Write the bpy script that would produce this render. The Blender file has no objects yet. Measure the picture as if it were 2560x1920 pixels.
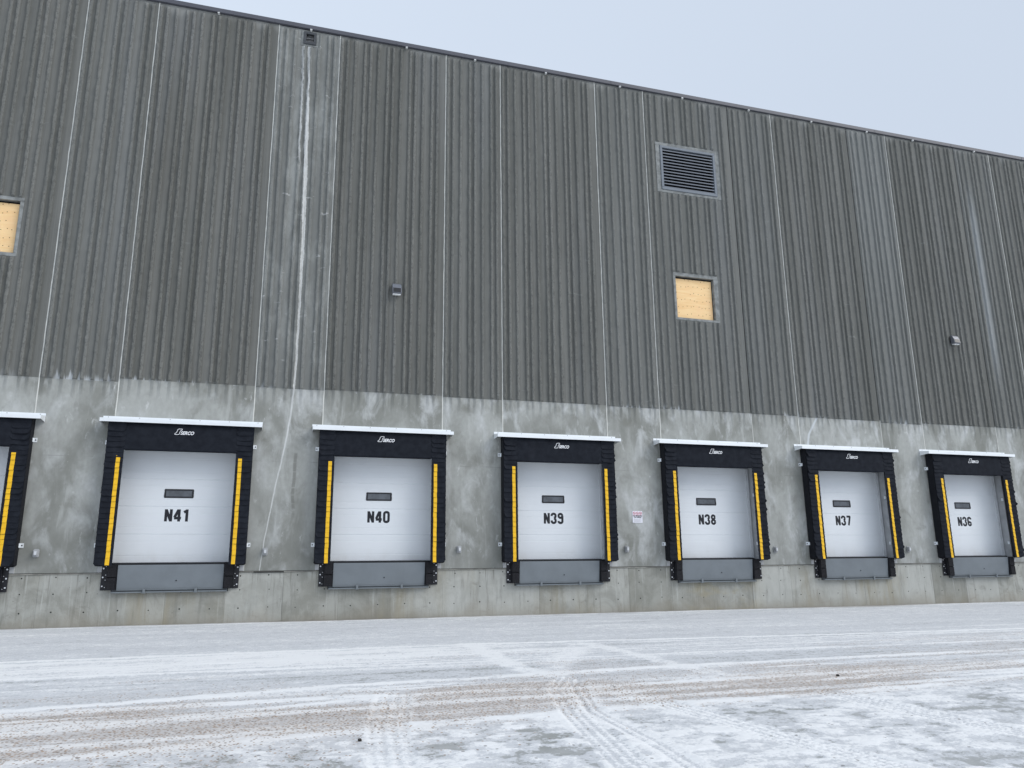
import bpy, bmesh, math, random
import numpy as np
from mathutils import Matrix, Vector

random.seed(7)
sc = bpy.context.scene
COL = sc.collection
M = 4.27            # spacing of the dock bays (metres)
HALF = 1.375        # bay centre behind the first joint
XM0, XM1 = -10.04, 44.2

# ------------------------------------------------------------------ helpers
def tag(o, label=None, cat=None, group=None, kind=None):
    if label: o['label'] = label
    if cat: o['category'] = cat
    if group: o['group'] = group
    if kind: o['kind'] = kind
    return o

def empty(name, loc=(0, 0, 0), parent=None):
    o = bpy.data.objects.new(name, None)
    o.empty_display_size = 0.2
    o.location = loc
    COL.objects.link(o)
    if parent: o.parent = parent
    return o

class MB:
    """collects simple shapes and links them as one mesh object"""
    def __init__(s): s.v, s.f, s.m = [], [], []
    def add(s, vs, fs, mi=0):
        b = len(s.v); s.v += [tuple(p) for p in vs]
        for f in fs: s.f.append([b + i for i in f]); s.m.append(mi)
    def box(s, x0, x1, y0, y1, z0, z1, mi=0):
        s.add([(x0,y0,z0),(x1,y0,z0),(x1,y1,z0),(x0,y1,z0),(x0,y0,z1),(x1,y0,z1),(x1,y1,z1),(x0,y1,z1)],
              [(0,3,2,1),(4,5,6,7),(0,1,5,4),(1,2,6,5),(2,3,7,6),(3,0,4,7)], mi)
    def prism(s, prof, x0, x1, mi=0):
        """prof: list of (y,z) extruded along x, counter-clockwise seen from +x"""
        n = len(prof)
        s.add([(x0,y,z) for y, z in prof] + [(x1,y,z) for y, z in prof],
              [tuple(range(n-1,-1,-1)), tuple(range(n,2*n))] + [(i,(i+1)%n,n+(i+1)%n,n+i) for i in range(n)], mi)
    def plate(s, pts, y0, y1, mi=0):
        """pts: (x,z) outline, counter-clockwise seen from the front (-y)"""
        n = len(pts)
        s.add([(x,y0,z) for x, z in pts] + [(x,y1,z) for x, z in pts],
              [tuple(range(n)), tuple(range(2*n-1,n-1,-1))] + [((i+1)%n,i,n+i,n+(i+1)%n) for i in range(n)], mi)
    def cyl(s, c, r, y0, y1, n=12, mi=0, dome=0):
        pts = [(c[0]+r*math.cos(2*math.pi*i/n), c[1]+r*math.sin(2*math.pi*i/n)) for i in range(n)]
        s.plate(pts, y0, y1, mi)
        if dome:
            q = [(c[0]+.6*r*math.cos(2*math.pi*i/n), c[1]+.6*r*math.sin(2*math.pi*i/n)) for i in range(n)]
            s.plate(q, y0-dome, y0-1e-4, mi)
    def frame(s, x0, x1, z0, z1, w, y0, y1, mi=0):
        s.box(x0, x1, y0, y1, z1-w, z1, mi); s.box(x0, x1, y0, y1, z0, z0+w, mi)
        s.box(x0, x0+w, y0, y1, z0+w, z1-w, mi); s.box(x1-w, x1, y0, y1, z0+w, z1-w, mi)
    def build(s, name, mats, parent=None, bevel=0, smooth=False, loc=None, seg=1):
        me = bpy.data.meshes.new(name); me.from_pydata(s.v, [], s.f)
        if not isinstance(mats, (list, tuple)): mats = [mats]
        for m in mats: me.materials.append(m)
        me.polygons.foreach_set('material_index', s.m)
        if bevel:
            bm = bmesh.new(); bm.from_mesh(me)
            bmesh.ops.remove_doubles(bm, verts=bm.verts, dist=1e-5)
            es = [e for e in bm.edges if len(e.link_faces) == 2 and e.calc_face_angle(0) > .6]
            bmesh.ops.bevel(bm, geom=es, offset=bevel, segments=seg, affect='EDGES', clamp_overlap=True)
            bm.to_mesh(me); bm.free()
        if smooth: me.polygons.foreach_set('use_smooth', [True]*len(me.polygons))
        me.update()
        o = bpy.data.objects.new(name, me); COL.objects.link(o)
        if loc: o.location = loc
        if parent: o.parent = parent
        return o

def grid_mesh(name, X, Y, Z, mask, mat, attrs, parent=None, smooth=False):
    """X,Y,Z arrays (rows, cols); mask (rows-1, cols-1) of faces kept"""
    r, c = X.shape
    idx = np.arange(r*c).reshape(r, c)
    q = np.stack([idx[:-1,:-1], idx[:-1,1:], idx[1:,1:], idx[1:,:-1]], -1)[mask]
    me = bpy.data.meshes.new(name)
    co = np.stack([X, Y, Z], -1).reshape(-1, 3).astype(np.float32)
    used = np.zeros(r*c, bool); used[q.ravel()] = True
    remap = np.cumsum(used)-1; q = remap[q]; co = co[used]
    nq = len(q)
    me.vertices.add(len(co)); me.vertices.foreach_set('co', co.ravel())
    me.loops.add(nq*4); me.loops.foreach_set('vertex_index', q.ravel().astype(np.int32))
    me.polygons.add(nq)
    me.polygons.foreach_set('loop_start', np.arange(0, nq*4, 4, dtype=np.int32))
    me.polygons.foreach_set('loop_total', np.full(nq, 4, np.int32))
    if smooth: me.polygons.foreach_set('use_smooth', np.ones(nq, bool))
    me.update(calc_edges=True)
    for an, arr in attrs.items():
        a = me.attributes.new(an, 'FLOAT', 'POINT')
        a.data.foreach_set('value', np.broadcast_to(arr, (r, c)).reshape(-1)[used].astype(np.float32))
    me.materials.append(mat)
    o = bpy.data.objects.new(name, me); COL.objects.link(o)
    if parent: o.parent = parent
    return o

def vnoise(x, y, seed=0):
    xi = np.floor(x).astype(np.int64); yi = np.floor(y).astype(np.int64)
    fx = x-xi; fy = y-yi; fx = fx*fx*(3-2*fx); fy = fy*fy*(3-2*fy)
    def h(a, b):
        n = (a*374761393 + b*668265263 + seed*974711) & 0xffffffff
        n = ((n ^ (n >> 13))*1274126177) & 0xffffffff
        n = ((n ^ (n >> 16))*2246822519) & 0xffffffff
        return ((n ^ (n >> 15)) & 0xffff)/65535.0
    return (h(xi,yi)*(1-fx)+h(xi+1,yi)*fx)*(1-fy)+(h(xi,yi+1)*(1-fx)+h(xi+1,yi+1)*fx)*fy
def fbm(x, y, seed=0, o=4):
    s = 0; a = .5; t = 0
    for i in range(o):
        s = s+a*vnoise(x*2**i+17.3*i, y*2**i+9.1*i, seed+i*31); t += a; a *= .5
    return s/t
def sst(a, b, x):
    t = np.clip((x-a)/(b-a), 0, 1); return t*t*(3-2*t)

# ------------------------------------------------------------------ materials
class NT:
    def __init__(s, name, rough=.8, spec=.3, metal=0):
        s.m = bpy.data.materials.new(name); s.m.use_nodes = True
        s.t = s.m.node_tree; s.n = s.t.nodes; s.l = s.t.links
        s.b = s.n['Principled BSDF']
        s.b.inputs['Roughness'].default_value = rough
        s.b.inputs['Specular IOR Level'].default_value = spec
        s.b.inputs['Metallic'].default_value = metal
        s.pos = s.n.new('ShaderNodeNewGeometry').outputs['Position']
        sp = s.n.new('ShaderNodeSeparateXYZ'); s.l.new(s.pos, sp.inputs[0])
        s.x, s.y, s.z = sp.outputs
    def set(s, inp, v):
        if isinstance(v, bpy.types.NodeSocket): s.l.new(v, inp)
        elif isinstance(v, (tuple, list)) and len(v) == 3 and inp.type == 'RGBA': inp.default_value = (*v, 1)
        else: inp.default_value = v
    def math(s, op, a, b=0., c=None, clamp=False):
        n = s.n.new('ShaderNodeMath'); n.operation = op; n.use_clamp = clamp
        s.set(n.inputs[0], a); s.set(n.inputs[1], b)
        if c is not None: s.set(n.inputs[2], c)
        return n.outputs[0]
    def vec(s, scale, off=(0,0,0), rot=(0,0,0)):
        n = s.n.new('ShaderNodeMapping'); s.l.new(s.pos, n.inputs[0])
        n.inputs['Scale'].default_value = scale; n.inputs['Location'].default_value = off; n.inputs['Rotation'].default_value = rot
        return n.outputs[0]
    def noise(s, scale, off=(0,0,0), det=4, rough=.55, dist=0, rot=(0,0,0)):
        n = s.n.new('ShaderNodeTexNoise'); n.inputs['Scale'].default_value = 1
        n.inputs['Detail'].default_value = det; n.inputs['Roughness'].default_value = rough
        n.inputs['Distortion'].default_value = dist
        if isinstance(scale, (int, float)): scale = (scale,)*3
        s.l.new(s.vec(scale, off, rot), n.inputs['Vector']); return n.outputs['Fac']
    def ramp(s, f, a, b, lo=0., hi=1.):
        n = s.n.new('ShaderNodeMapRange'); n.interpolation_type = 'SMOOTHSTEP'
        s.set(n.inputs[0], f); s.set(n.inputs[1], a); s.set(n.inputs[2], b); s.set(n.inputs[3], lo); s.set(n.inputs[4], hi)
        return n.outputs[0]
    def mix(s, f, a, b, mode='MIX'):
        n = s.n.new('ShaderNodeMix'); n.data_type = 'RGBA'; n.blend_type = mode
        s.set(n.inputs[0], f); s.set(n.inputs[6], a); s.set(n.inputs[7], b); return n.outputs[2]
    def attr(s, name):
        n = s.n.new('ShaderNodeAttribute'); n.attribute_name = name; return n.outputs['Fac']
    def curve(s, f, pts):
        """f in 0..1 -> 0..1 through points"""
        n = s.n.new('ShaderNodeFloatCurve'); c = n.mapping.curves[0]; s.l.new(f, n.inputs['Value'])
        c.points[0].location = pts[0]; c.points[1].location = pts[-1]
        for p in pts[1:-1]: c.points.new(*p)
        for p in c.points: p.handle_type = 'VECTOR'
        n.mapping.update(); return n.outputs[0]
    def bump(s, h, strength, dist=.01):
        n = s.n.new('ShaderNodeBump'); n.inputs['Strength'].default_value = strength; n.inputs['Distance'].default_value = dist
        s.l.new(h, n.inputs['Height']); s.l.new(n.outputs[0], s.b.inputs['Normal'])
    def color(s, c): s.set(s.b.inputs['Base Color'], c); return s.m

def simple(name, col, rough=.7, spec=.3, metal=0, var=.12, sc_=6., bump=0, bs=40.):
    t = NT(name, rough, spec, metal)
    n = t.noise((sc_, sc_, sc_), det=5)
    lo = tuple(c*(1-var) for c in col); hi = tuple(min(1, c*(1+var)) for c in col)
    t.color(t.mix(t.ramp(n, .3, .7), lo, hi))
    if bump: t.bump(t.noise((bs,)*3, det=4), bump, .01)
    return t.m

def make_wall_material():
    t = NT('precast_concrete', .9, .2)
    zone, tone, rib, dark = t.attr('zone'), t.attr('tone'), t.attr('rib'), t.attr('crease_shade')
    # offset the noises per panel so that the casting marks stop at the joints
    def n3(scale, off, det=5, rough=.55, dist=0.):
        mp = t.n.new('ShaderNodeMapping'); cb = t.n.new('ShaderNodeCombineXYZ'); va = t.n.new('ShaderNodeVectorMath')
        t.l.new(t.math('MULTIPLY', tone, 37.), cb.inputs[1]); t.l.new(t.pos, va.inputs[0]); t.l.new(cb.outputs[0], va.inputs[1])
        t.l.new(va.outputs[0], mp.inputs[0]); mp.inputs['Scale'].default_value = scale; mp.inputs['Location'].default_value = off
        n = t.n.new('ShaderNodeTexNoise'); n.inputs['Scale'].default_value = 1; n.inputs['Detail'].default_value = det
        n.inputs['Roughness'].default_value = rough; n.inputs['Distortion'].default_value = dist
        t.l.new(mp.outputs[0], n.inputs['Vector']); return n.outputs['Fac']
    # smooth trowelled lower band
    a = n3((.9,1,.55), (3,0,1), 5, .55, .4)
    b = n3((2.2,1,1.1), (11,0,5), 6, .6, .5)
    c = n3((14,1,9), (1,0,5), 5, .6)
    sm = t.mix(t.ramp(a, .38, .62), (.245,.250,.228), (.405,.414,.392))
    sm = t.mix(t.math('MULTIPLY', t.ramp(b, .48, .70), t.ramp(t.x, -2., 12., .55, .85)), sm, (.56,.575,.57))
    streak = n3((5,1,.7), (2,0,8), 4, .6, .4)
    sm = t.mix(t.math('MULTIPLY', t.ramp(streak, .55, .72), .45), sm, (.52,.53,.51))
    sm = t.mix(t.math('MULTIPLY', t.ramp(n3((6,1,2.4), (7,0,2), 6, .65, .5), .60, .72), .7), sm, (.60,.61,.60))
    sm = t.mix(t.math('MULTIPLY', t.ramp(n3((1.6,1,1.2), (21,0,2), 5, .6, .5), .55, .72), .5), sm, (.18,.18,.155))
    sm = t.mix(t.math('MULTIPLY', t.ramp(n3((9,1,2.5), (31,0,7), 3), .71, .76), .5), sm, (.12,.12,.11))
    sm = t.mix(t.ramp(c, .3, .7, 0, .16), sm, (.17,.17,.16))
    # uneven darker foot of the panels and the mark of the form joint at 3.4 m
    sm = t.mix(t.math('MULTIPLY', t.ramp(t.z, 2.1, 1.1), t.ramp(n3((2.,1,1), (4,0,4)), .35, .65, .1, .5)), sm, (.2,.205,.19))
    lz = t.math('ABSOLUTE', t.math('SUBTRACT', t.z, t.math('MULTIPLY_ADD', n3((1,1,.01),(0,0,0),2), .04, 3.38)))
    sm = t.mix(t.math('MULTIPLY', t.ramp(lz, .012, .004), t.ramp(n3((1.5,1,.01),(5,0,0),3), .45, .6, 0, .4)), sm, (.2,.2,.19))
    # ribbed upper part
    r1 = n3((4.5,1,.12), (0,0,3), 5, .6)
    r2 = n3((.9,1,.09), (9,0,3), 4, .5, .3)
    rc = t.mix(t.ramp(r1, .35, .65), (.138,.140,.129), (.192,.193,.180))
    rc = t.mix(t.math('MULTIPLY', t.ramp(r2, .52, .72), .5), rc, (.205,.212,.212))
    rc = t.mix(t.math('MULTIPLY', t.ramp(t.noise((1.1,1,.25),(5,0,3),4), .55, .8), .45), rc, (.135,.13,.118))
    rc = t.mix(t.math('MULTIPLY', dark, .7), rc, (.095,.098,.091))  # crease shade painted into the narrow valleys and along the rib feet
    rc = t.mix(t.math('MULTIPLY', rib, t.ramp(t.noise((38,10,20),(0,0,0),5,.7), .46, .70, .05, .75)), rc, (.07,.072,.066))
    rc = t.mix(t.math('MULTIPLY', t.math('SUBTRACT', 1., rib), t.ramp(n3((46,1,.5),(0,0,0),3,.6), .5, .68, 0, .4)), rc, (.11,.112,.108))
    rc = t.mix(t.math('MULTIPLY', tone, .5), rc, (.255,.268,.262))
    ps = t.math('MULTIPLY', t.ramp(t.math('ABSOLUTE', t.math('SUBTRACT', t.x, 24.55)), .24, .03), t.math('MULTIPLY', t.ramp(t.z, 5.8, 8.), t.ramp(t.z, 13.6, 11.5)))
    rc = t.mix(t.math('MULTIPLY', ps, .6), rc, (.36,.38,.39))
    ps = t.math('MULTIPLY', t.ramp(t.math('ABSOLUTE', t.math('SUBTRACT', t.x, 20.6)), .8, .5), t.ramp(t.z, 7., 12.))
    rc = t.mix(t.math('MULTIPLY', ps, .25), rc, (.28,.295,.295))
    # pale band at the head, with runs going down
    head = t.ramp(t.math('MULTIPLY_ADD', n3((3,1,.3),(8,0,0),4), 1.1, t.z), 14.75, 15.05)
    rc = t.mix(t.math('MULTIPLY', head, .55), rc, (.33,.335,.32))
    # horizontal pale smears
    hs = n3((1.6,1,5.5), (2,0,9), 5, .65, .6)
    rc = t.mix(t.math('MULTIPLY', t.ramp(hs, .66, .76), .3), rc, (.38,.39,.38))
    # lime bloom at the foot of the valleys
    bl = t.math('MULTIPLY_ADD', n3((7,1,.2),(3,0,0),5,.7), -.95, t.z)
    bloom = t.math('MULTIPLY', t.ramp(bl, 4.66, 4.52), t.math('SUBTRACT', 1., rib))
    blm = t.math('MAXIMUM', t.ramp(t.noise((.55,1,.01),(2,0,0),3,.6), .50, .60), t.ramp(t.math('ABSOLUTE', t.math('SUBTRACT', t.x, .75)), .8, .65))
    bloom = t.math('MULTIPLY', bloom, blm)
    rc = t.mix(t.math('MULTIPLY', bloom, .75), rc, (.58,.61,.63))
    col = t.mix(zone, sm, rc)
    # narrow panel washed by the vent: paler, smeared
    strip = t.math('MULTIPLY', t.ramp(t.math('ABSOLUTE', t.math('SUBTRACT', t.x, 3.53)), .76, .72), t.ramp(t.z, 5.0, 6.5, .15, 1.))
    wash = t.math('MULTIPLY', strip, t.ramp(t.noise((2.2,1,.8),(1,0,4),6,.65), .44, .70, .04, .46))
    col = t.mix(t.math('MULTIPLY', wash, t.ramp(t.z, 4.9, 5.2)), col, (.42,.435,.42))
    col = t.mix(t.math('MULTIPLY', t.math('MULTIPLY', strip, t.ramp(t.z, 5.1, 5.6)), t.ramp(t.noise((2.6,1,8),(9,0,4),5,.6), .63, .71, 0., .6)), col, (.56,.57,.56))
    # lime run below the vent, then the thin curved run on the smooth band
    zn = t.math('DIVIDE', t.z, 15.)
    cx = t.math('MULTIPLY_ADD', t.curve(zn, [(0,0.),(1.06/15,.10),(1.72/15,.16),(2.15/15,.22),(2.96/15,.34),(3.71/15,.47),(4.44/15,.56),(5.14/15,.60),(5.74/15,.62),(7.65/15,.62),(8.9/15,.62),(11.4/15,.57),(13.95/15,.52),(1,.5)]), 1., 3.0)
    wd = t.curve(zn, [(0,.02),(1.06/15,.016),(3.6/15,.026),(5/15,.030),(7/15,.034),(9/15,.05),(11.5/15,.055),(13/15,.03),(13.95/15,.04),(1,.05)])
    jit = t.math('MULTIPLY', t.math('SUBTRACT', t.noise((3,1,2.2),(0,0,7),6,.75), .5), t.ramp(t.z, 4.5, 8., .05, .12))
    dx = t.math('ABSOLUTE', t.math('ADD', t.math('SUBTRACT', t.x, cx), jit))
    on = t.math('LESS_THAN', t.z, 13.96)
    run = t.math('MULTIPLY', t.ramp(t.math('SUBTRACT', dx, wd), 0., -.018), on)
    col = t.mix(t.math('MULTIPLY', run, t.ramp(t.noise((30,1,5),(0,0,1),4,.6), .3, .6, .6, 1.)), col, (.60,.61,.60))
    dx2 = t.math('ABSOLUTE', t.math('ADD', t.math('SUBTRACT', t.x, t.math('ADD', cx, t.curve(zn, [(0,-.14),(8/15,-.0),(11/15,.0),(1,.0)]))), t.math('MULTIPLY_ADD', jit, 1.6, .15)))
    run2 = t.math('MULTIPLY', t.ramp(dx2, .035, .01), t.math('MULTIPLY', t.ramp(t.z, 10.2, 11.2), on))
    col = t.mix(t.math('MULTIPLY', run2, .8), col, (.52,.53,.52))
    # pale crack repair above the N37 canopy
    zc = t.math('DIVIDE', t.math('SUBTRACT', t.z, 4.2), 1.)
    cx2 = t.math('MULTIPLY_ADD', t.curve(zc, [(0,.30),(.12,.31),(.35,.36),(.6,.52),(.84,.68),(1,.75)]), 1., 17.02)
    d3 = t.math('ABSOLUTE', t.math('SUBTRACT', t.x, cx2))
    c3 = t.math('MULTIPLY', t.ramp(d3, .05, .02), t.math('MULTIPLY', t.ramp(t.z, 5.05, 5.0), t.ramp(t.z, 4.2, 4.25)))
    col = t.mix(t.math('MULTIPLY', c3, .75), col, (.6,.63,.65))
    # damp drips beside N40
    d4 = t.math('ABSOLUTE', t.math('SUBTRACT', t.x, t.math('MULTIPLY_ADD', t.noise((0,0,.8),(0,0,3),2,.5), .30, 3.56)))
    drip = t.math('MULTIPLY', t.ramp(d4, .045, .02), t.math('MULTIPLY', t.ramp(t.z, 2.1, 2.3), t.ramp(t.z, 3.8, 3.6)))
    drip = t.math('MULTIPLY', drip, t.ramp(t.noise((0,0,4.2),(0,0,9),3,.6), .42, .5))
    col = t.mix(t.math('MULTIPLY', drip, .55), col, (.17,.17,.155))
    h = t.noise((60,60,40),(0,0,0),5,.65)
    hh = t.math('MULTIPLY', h, t.math('MULTIPLY_ADD', zone, .8, .12))
    t.bump(hh, .45, .012)
    return t.color(col)

def make_foundation_material():
    t = NT('cast_concrete', .9, .2)
    tone = t.attr('tone')
    a = t.noise((1.8,1,1.5),(0,0,0),6,.65,.6)
    c = t.mix(t.ramp(a, .35, .65), (.28,.28,.25), (.44,.442,.41))
    c = t.mix(t.ramp(tone, 0., 1., 0., .75), c, (.47,.475,.445))
    c = t.mix(t.ramp(tone, .35, 0., 0., .6), c, (.235,.235,.205))
    c = t.mix(t.math('MULTIPLY', t.ramp(t.noise((9,1,.9),(5,0,0),5,.65), .5, .7), .55), c, (.21,.21,.19))
    c = t.mix(t.math('MULTIPLY', t.ramp(t.noise((14,1,.6),(15,0,0),5,.65), .56, .7), .5), c, (.52,.53,.5))
    c = t.mix(t.math('MULTIPLY', t.ramp(t.noise((3,1,5),(9,0,0),6,.7,.8), .55, .75), .5), c, (.2,.195,.175))
    br = t.ramp(t.math('MULTIPLY_ADD', t.noise((1.2,1,.6),(2,0,0),4), -.9, t.z), -.12, -.5)
    c = t.mix(t.math('MULTIPLY', br, .38), c, (.27,.235,.18))
    c = t.mix(t.math('MULTIPLY', t.ramp(t.noise((.55,1,.2),(8,0,0),3,.5), .48, .66), t.ramp(t.noise((4,1,.5),(6,0,0),4,.6), .4, .65, .15, .75)), c, (.31,.28,.205))
    c = t.mix(t.math('MULTIPLY', t.ramp(t.noise((18,1,.35),(25,0,0),4,.6), .58, .68), t.ramp(t.math('MULTIPLY_ADD', t.noise((3,1,.1),(2,0,2),3), -1.1, t.z), .05, .5, 0., .6)), c, (.15,.145,.125))
    rust = t.math('MULTIPLY', t.ramp(t.math('ABSOLUTE', t.math('SUBTRACT', t.x, 14.3)), 1.4, .5), t.ramp(t.noise((1.2,1,2),(4,0,0),5), .42, .62))
    c = t.mix(t.math('MULTIPLY', rust, .5), c, (.36,.31,.19))
    c = t.mix(t.math('MULTIPLY', t.ramp(t.noise((26,1,20),(1,0,0),4,.6), .66, .72), .7), c, (.13,.13,.12))
    t.bump(t.noise((40,40,30),(0,0,0),5,.65), .3, .01)
    return t.color(c)

def make_ground_material():
    t = NT('snowy_ground', .75, .3)
    snow, grit, mud = t.attr('snow'), t.attr('grit'), t.attr('mud')
    f1 = t.noise((8,9.5,8),(0,0,0),6,.72,.4)
    f2 = t.noise((34,30,26),(3,0,0),5,.7)
    s = t.math('ADD', snow, t.math('MULTIPLY', t.math('SUBTRACT', f1, .5), .95))
    s = t.math('ADD', s, t.math('MULTIPLY', t.math('SUBTRACT', f2, .5), 1.15))
    bare = t.mix(t.ramp(t.noise((1.1,2.2,1),(0,0,0),5), .35, .65), (.34,.35,.34), (.44,.45,.45))
    thin = (.64,.655,.675)
    c = t.mix(t.ramp(s, .16, .38), bare, thin)
    c = t.mix(t.ramp(s, .48, .78), c, (.88,.885,.885))
    # brown grit scattered over the snow
    v = t.n.new('ShaderNodeTexVoronoi'); v.inputs['Scale'].default_value = 1; t.l.new(t.vec((38,30,20), rot=(0,0,.5)), v.inputs['Vector'])
    vs = t.n.new('ShaderNodeSeparateColor'); t.l.new(v.outputs['Color'], vs.inputs[0])
    g1 = t.math('MULTIPLY', t.ramp(v.outputs['Distance'], .5, .3), t.math('LESS_THAN', vs.outputs[0], t.math('MULTIPLY', grit, .95)))
    gc = t.mix(vs.outputs[1], (.45,.30,.19), (.17,.135,.11))
    c = t.mix(t.math('MULTIPLY', grit, .40), c, (.47,.38,.305))
    c = t.mix(t.math('MULTIPLY', g1, .8), c, gc)
    v2 = t.n.new('ShaderNodeTexVoronoi'); v2.inputs['Scale'].default_value = 1; t.l.new(t.vec((15,14,20),(4,2,0)), v2.inputs['Vector'])
    vs2 = t.n.new('ShaderNodeSeparateColor'); t.l.new(v2.outputs['Color'], vs2.inputs[0])
    sp = t.math('MULTIPLY', t.ramp(v2.outputs['Distance'], .26, .16), t.math('LESS_THAN', vs2.outputs[0], t.ramp(t.y, -5., -9., .03, .12)))
    c = t.mix(t.math('MULTIPLY', sp, .65), c, (.13,.12,.115))
    c = t.mix(t.math('MULTIPLY', mud, .75), c, (.2,.175,.14))
    t.bump(t.math('ADD', f1, t.math('MULTIPLY', f2, .35)), .6, .03)
    return t.color(c)

def make_door_material():
    t = NT('white_door_steel', .45, .4)
    n = t.noise((.8,1,.9),(0,0,0),4)
    c = t.mix(t.ramp(n, .3, .7), (.74,.77,.80), (.79,.82,.845))
    c = t.mix(t.math('MULTIPLY', t.ramp(t.noise((1,1,14),(3,0,0),4), .55, .8), .2), c, (.66,.67,.68))
    c = t.mix(t.math('MULTIPLY', t.ramp(t.z, 1.6, 1.2), t.ramp(t.noise((4,1,2),(1,0,0),5), .45, .7, 0, .3)), c, (.6,.59,.56))
    return t.color(c)

def make_plywood_material():
    t = NT('plywood', .75, .2)
    w = t.noise((1.2,1,9),(0,0,0),6,.6,1.2)
    c = t.mix(t.ramp(w, .3, .7), (.90,.59,.29), (.97,.70,.38))
    c = t.mix(t.math('MULTIPLY', t.ramp(t.noise((2.3,1,1.7),(5,0,0),4), .5, .75), .6), c, (.93,.60,.33))
    return t.color(c)

def make_fabric_material():
    t = NT('black_seal_fabric', .8, .12)
    n = t.noise((7,7,7),(0,0,0),4)
    c = t.mix(t.ramp(n, .3, .7), (.011,.013,.0185), (.017,.020,.027))
    c = t.mix(t.math('MULTIPLY', t.ramp(t.noise((3,3,1.5),(5,0,0),5,.65), .55, .8), .3), c, (.035,.038,.048))
    t.bump(t.math('ADD', t.noise((9,9,14),(0,0,0),3), t.math('MULTIPLY', t.noise((300,300,300)), .05)), .4, .02)
    return t.color(c)

WALL = make_wall_material(); FOUND = make_foundation_material(); GROUND = make_ground_material()
DOOR = make_door_material(); PLY = make_plywood_material(); FAB = make_fabric_material()
SURR = simple('patched_concrete', (.245,.255,.25), .9, .2, var=.25, sc_=7, bump=.3)
SEAL = simple('joint_sealant', (.62,.62,.58), .6, .3, var=.1)
COPE = simple('dark_coping_metal', (.085,.088,.105), .45, .4, var=.08, sc_=1.5)
ZINC = simple('galvanised_sheet', (.84,.87,.89), .45, .5, .2, var=.03, sc_=2)
FOAM = simple('black_foam_backing', (.012,.013,.017), .8, .2, var=.1)
YEL = simple('yellow_vinyl', (.86,.50,.015), .5, .35, var=.07, sc_=12)
STEELG = simple('grey_painted_steel', (.18,.20,.215), .55, .25, var=.06, sc_=3, bump=.06, bs=20)
LIPG = simple('grey_lip_steel', (.19,.212,.23), .55, .25, var=.06, sc_=2.2, bump=.06, bs=20)
BLK = simple('black_steel', (.014,.014,.018), .5, .4, var=.1)
RUB = simple('laminated_rubber', (.018,.018,.021), .8, .25, var=.35, sc_=30, bump=.5, bs=60)
BOLT = simple('bright_bolt', (.75,.76,.78), .35, .5, .5, var=.05)
JAMB = simple('grey_jamb_steel', (.40,.41,.42), .6, .3, var=.12, sc_=4)
TRACK = simple('pale_track_steel', (.60,.62,.64), .45, .4, var=.06)
FRAMEB = simple('black_window_frame', (.018,.019,.024), .4, .4, var=.05)
PANE = simple('smoked_pane', (.10,.11,.125), .12, .6, var=.25, sc_=5)
INK = simple('black_lettering', (.017,.018,.024), .5, .3, var=.05)
WHITEP = simple('white_print', (.85,.86,.88), .5, .3, var=.03)
LOUV = simple('louvre_blue_grey', (.165,.19,.22), .5, .35, var=.06)
LOUVB = simple('louvre_blade', (.135,.155,.185), .5, .35, var=.06)
DARKIN = simple('dark_interior', (.014,.016,.024), .6, .3, var=.6, sc_=2)
VENTM = simple('dark_vent_metal', (.06,.065,.072), .5, .3, var=.1)
GREYBOX = simple('grey_box_plastic', (.40,.41,.42), .55, .35, var=.08)
PALEBOX = simple('pale_cover', (.62,.64,.66), .5, .35, var=.05)
LAMPB = simple('bronze_light_body', (.17,.18,.205), .3, .5, .3, var=.06)
LENS = simple('clear_lens', (.78,.79,.78), .25, .5, var=.06)
DLENS = simple('dark_lens', (.012,.013,.016), .25, .5, var=.1)
CLIPM = simple('white_clip', (.55,.56,.55), .5, .3, var=.04)
SIGNW = simple('sign_white', (.80,.80,.86), .45, .4, var=.03)
REDP = simple('sign_red', (.62,.10,.16), .5, .3, var=.03)
GROUT = simple('grout_strip', (.27,.265,.24), .9, .2, var=.25, sc_=5)
HOLE = simple('tie_hole_shadow', (.02,.02,.02), .9, .1, var=.1)
ROOFM = simple('roof_membrane', (.5,.5,.5), .8, .2)
DIRT = simple('frozen_dirt', (.05,.045,.04), .9, .2, var=.3, sc_=60, bump=.5)

# ------------------------------------------------------------------ the warehouse
wh = tag(empty('warehouse', (0, 0, 0)), 'long ribbed precast concrete warehouse with a row of white dock doors', 'warehouse')

# openings in the panels: (x0, x1, z0, z1) outline of the smooth surround
BOX = {'louver': (13.12, 15.17, 11.29, 12.84), 'board': (13.44, 14.83, 7.55, 8.92), 'board0': (-3.53, -2.23, 7.61, 8.97), 'vent': (3.31, 3.74, 13.92, 14.36)}
ribbase = [.055, .20, .40]
Z_TOP = 14.39

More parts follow.
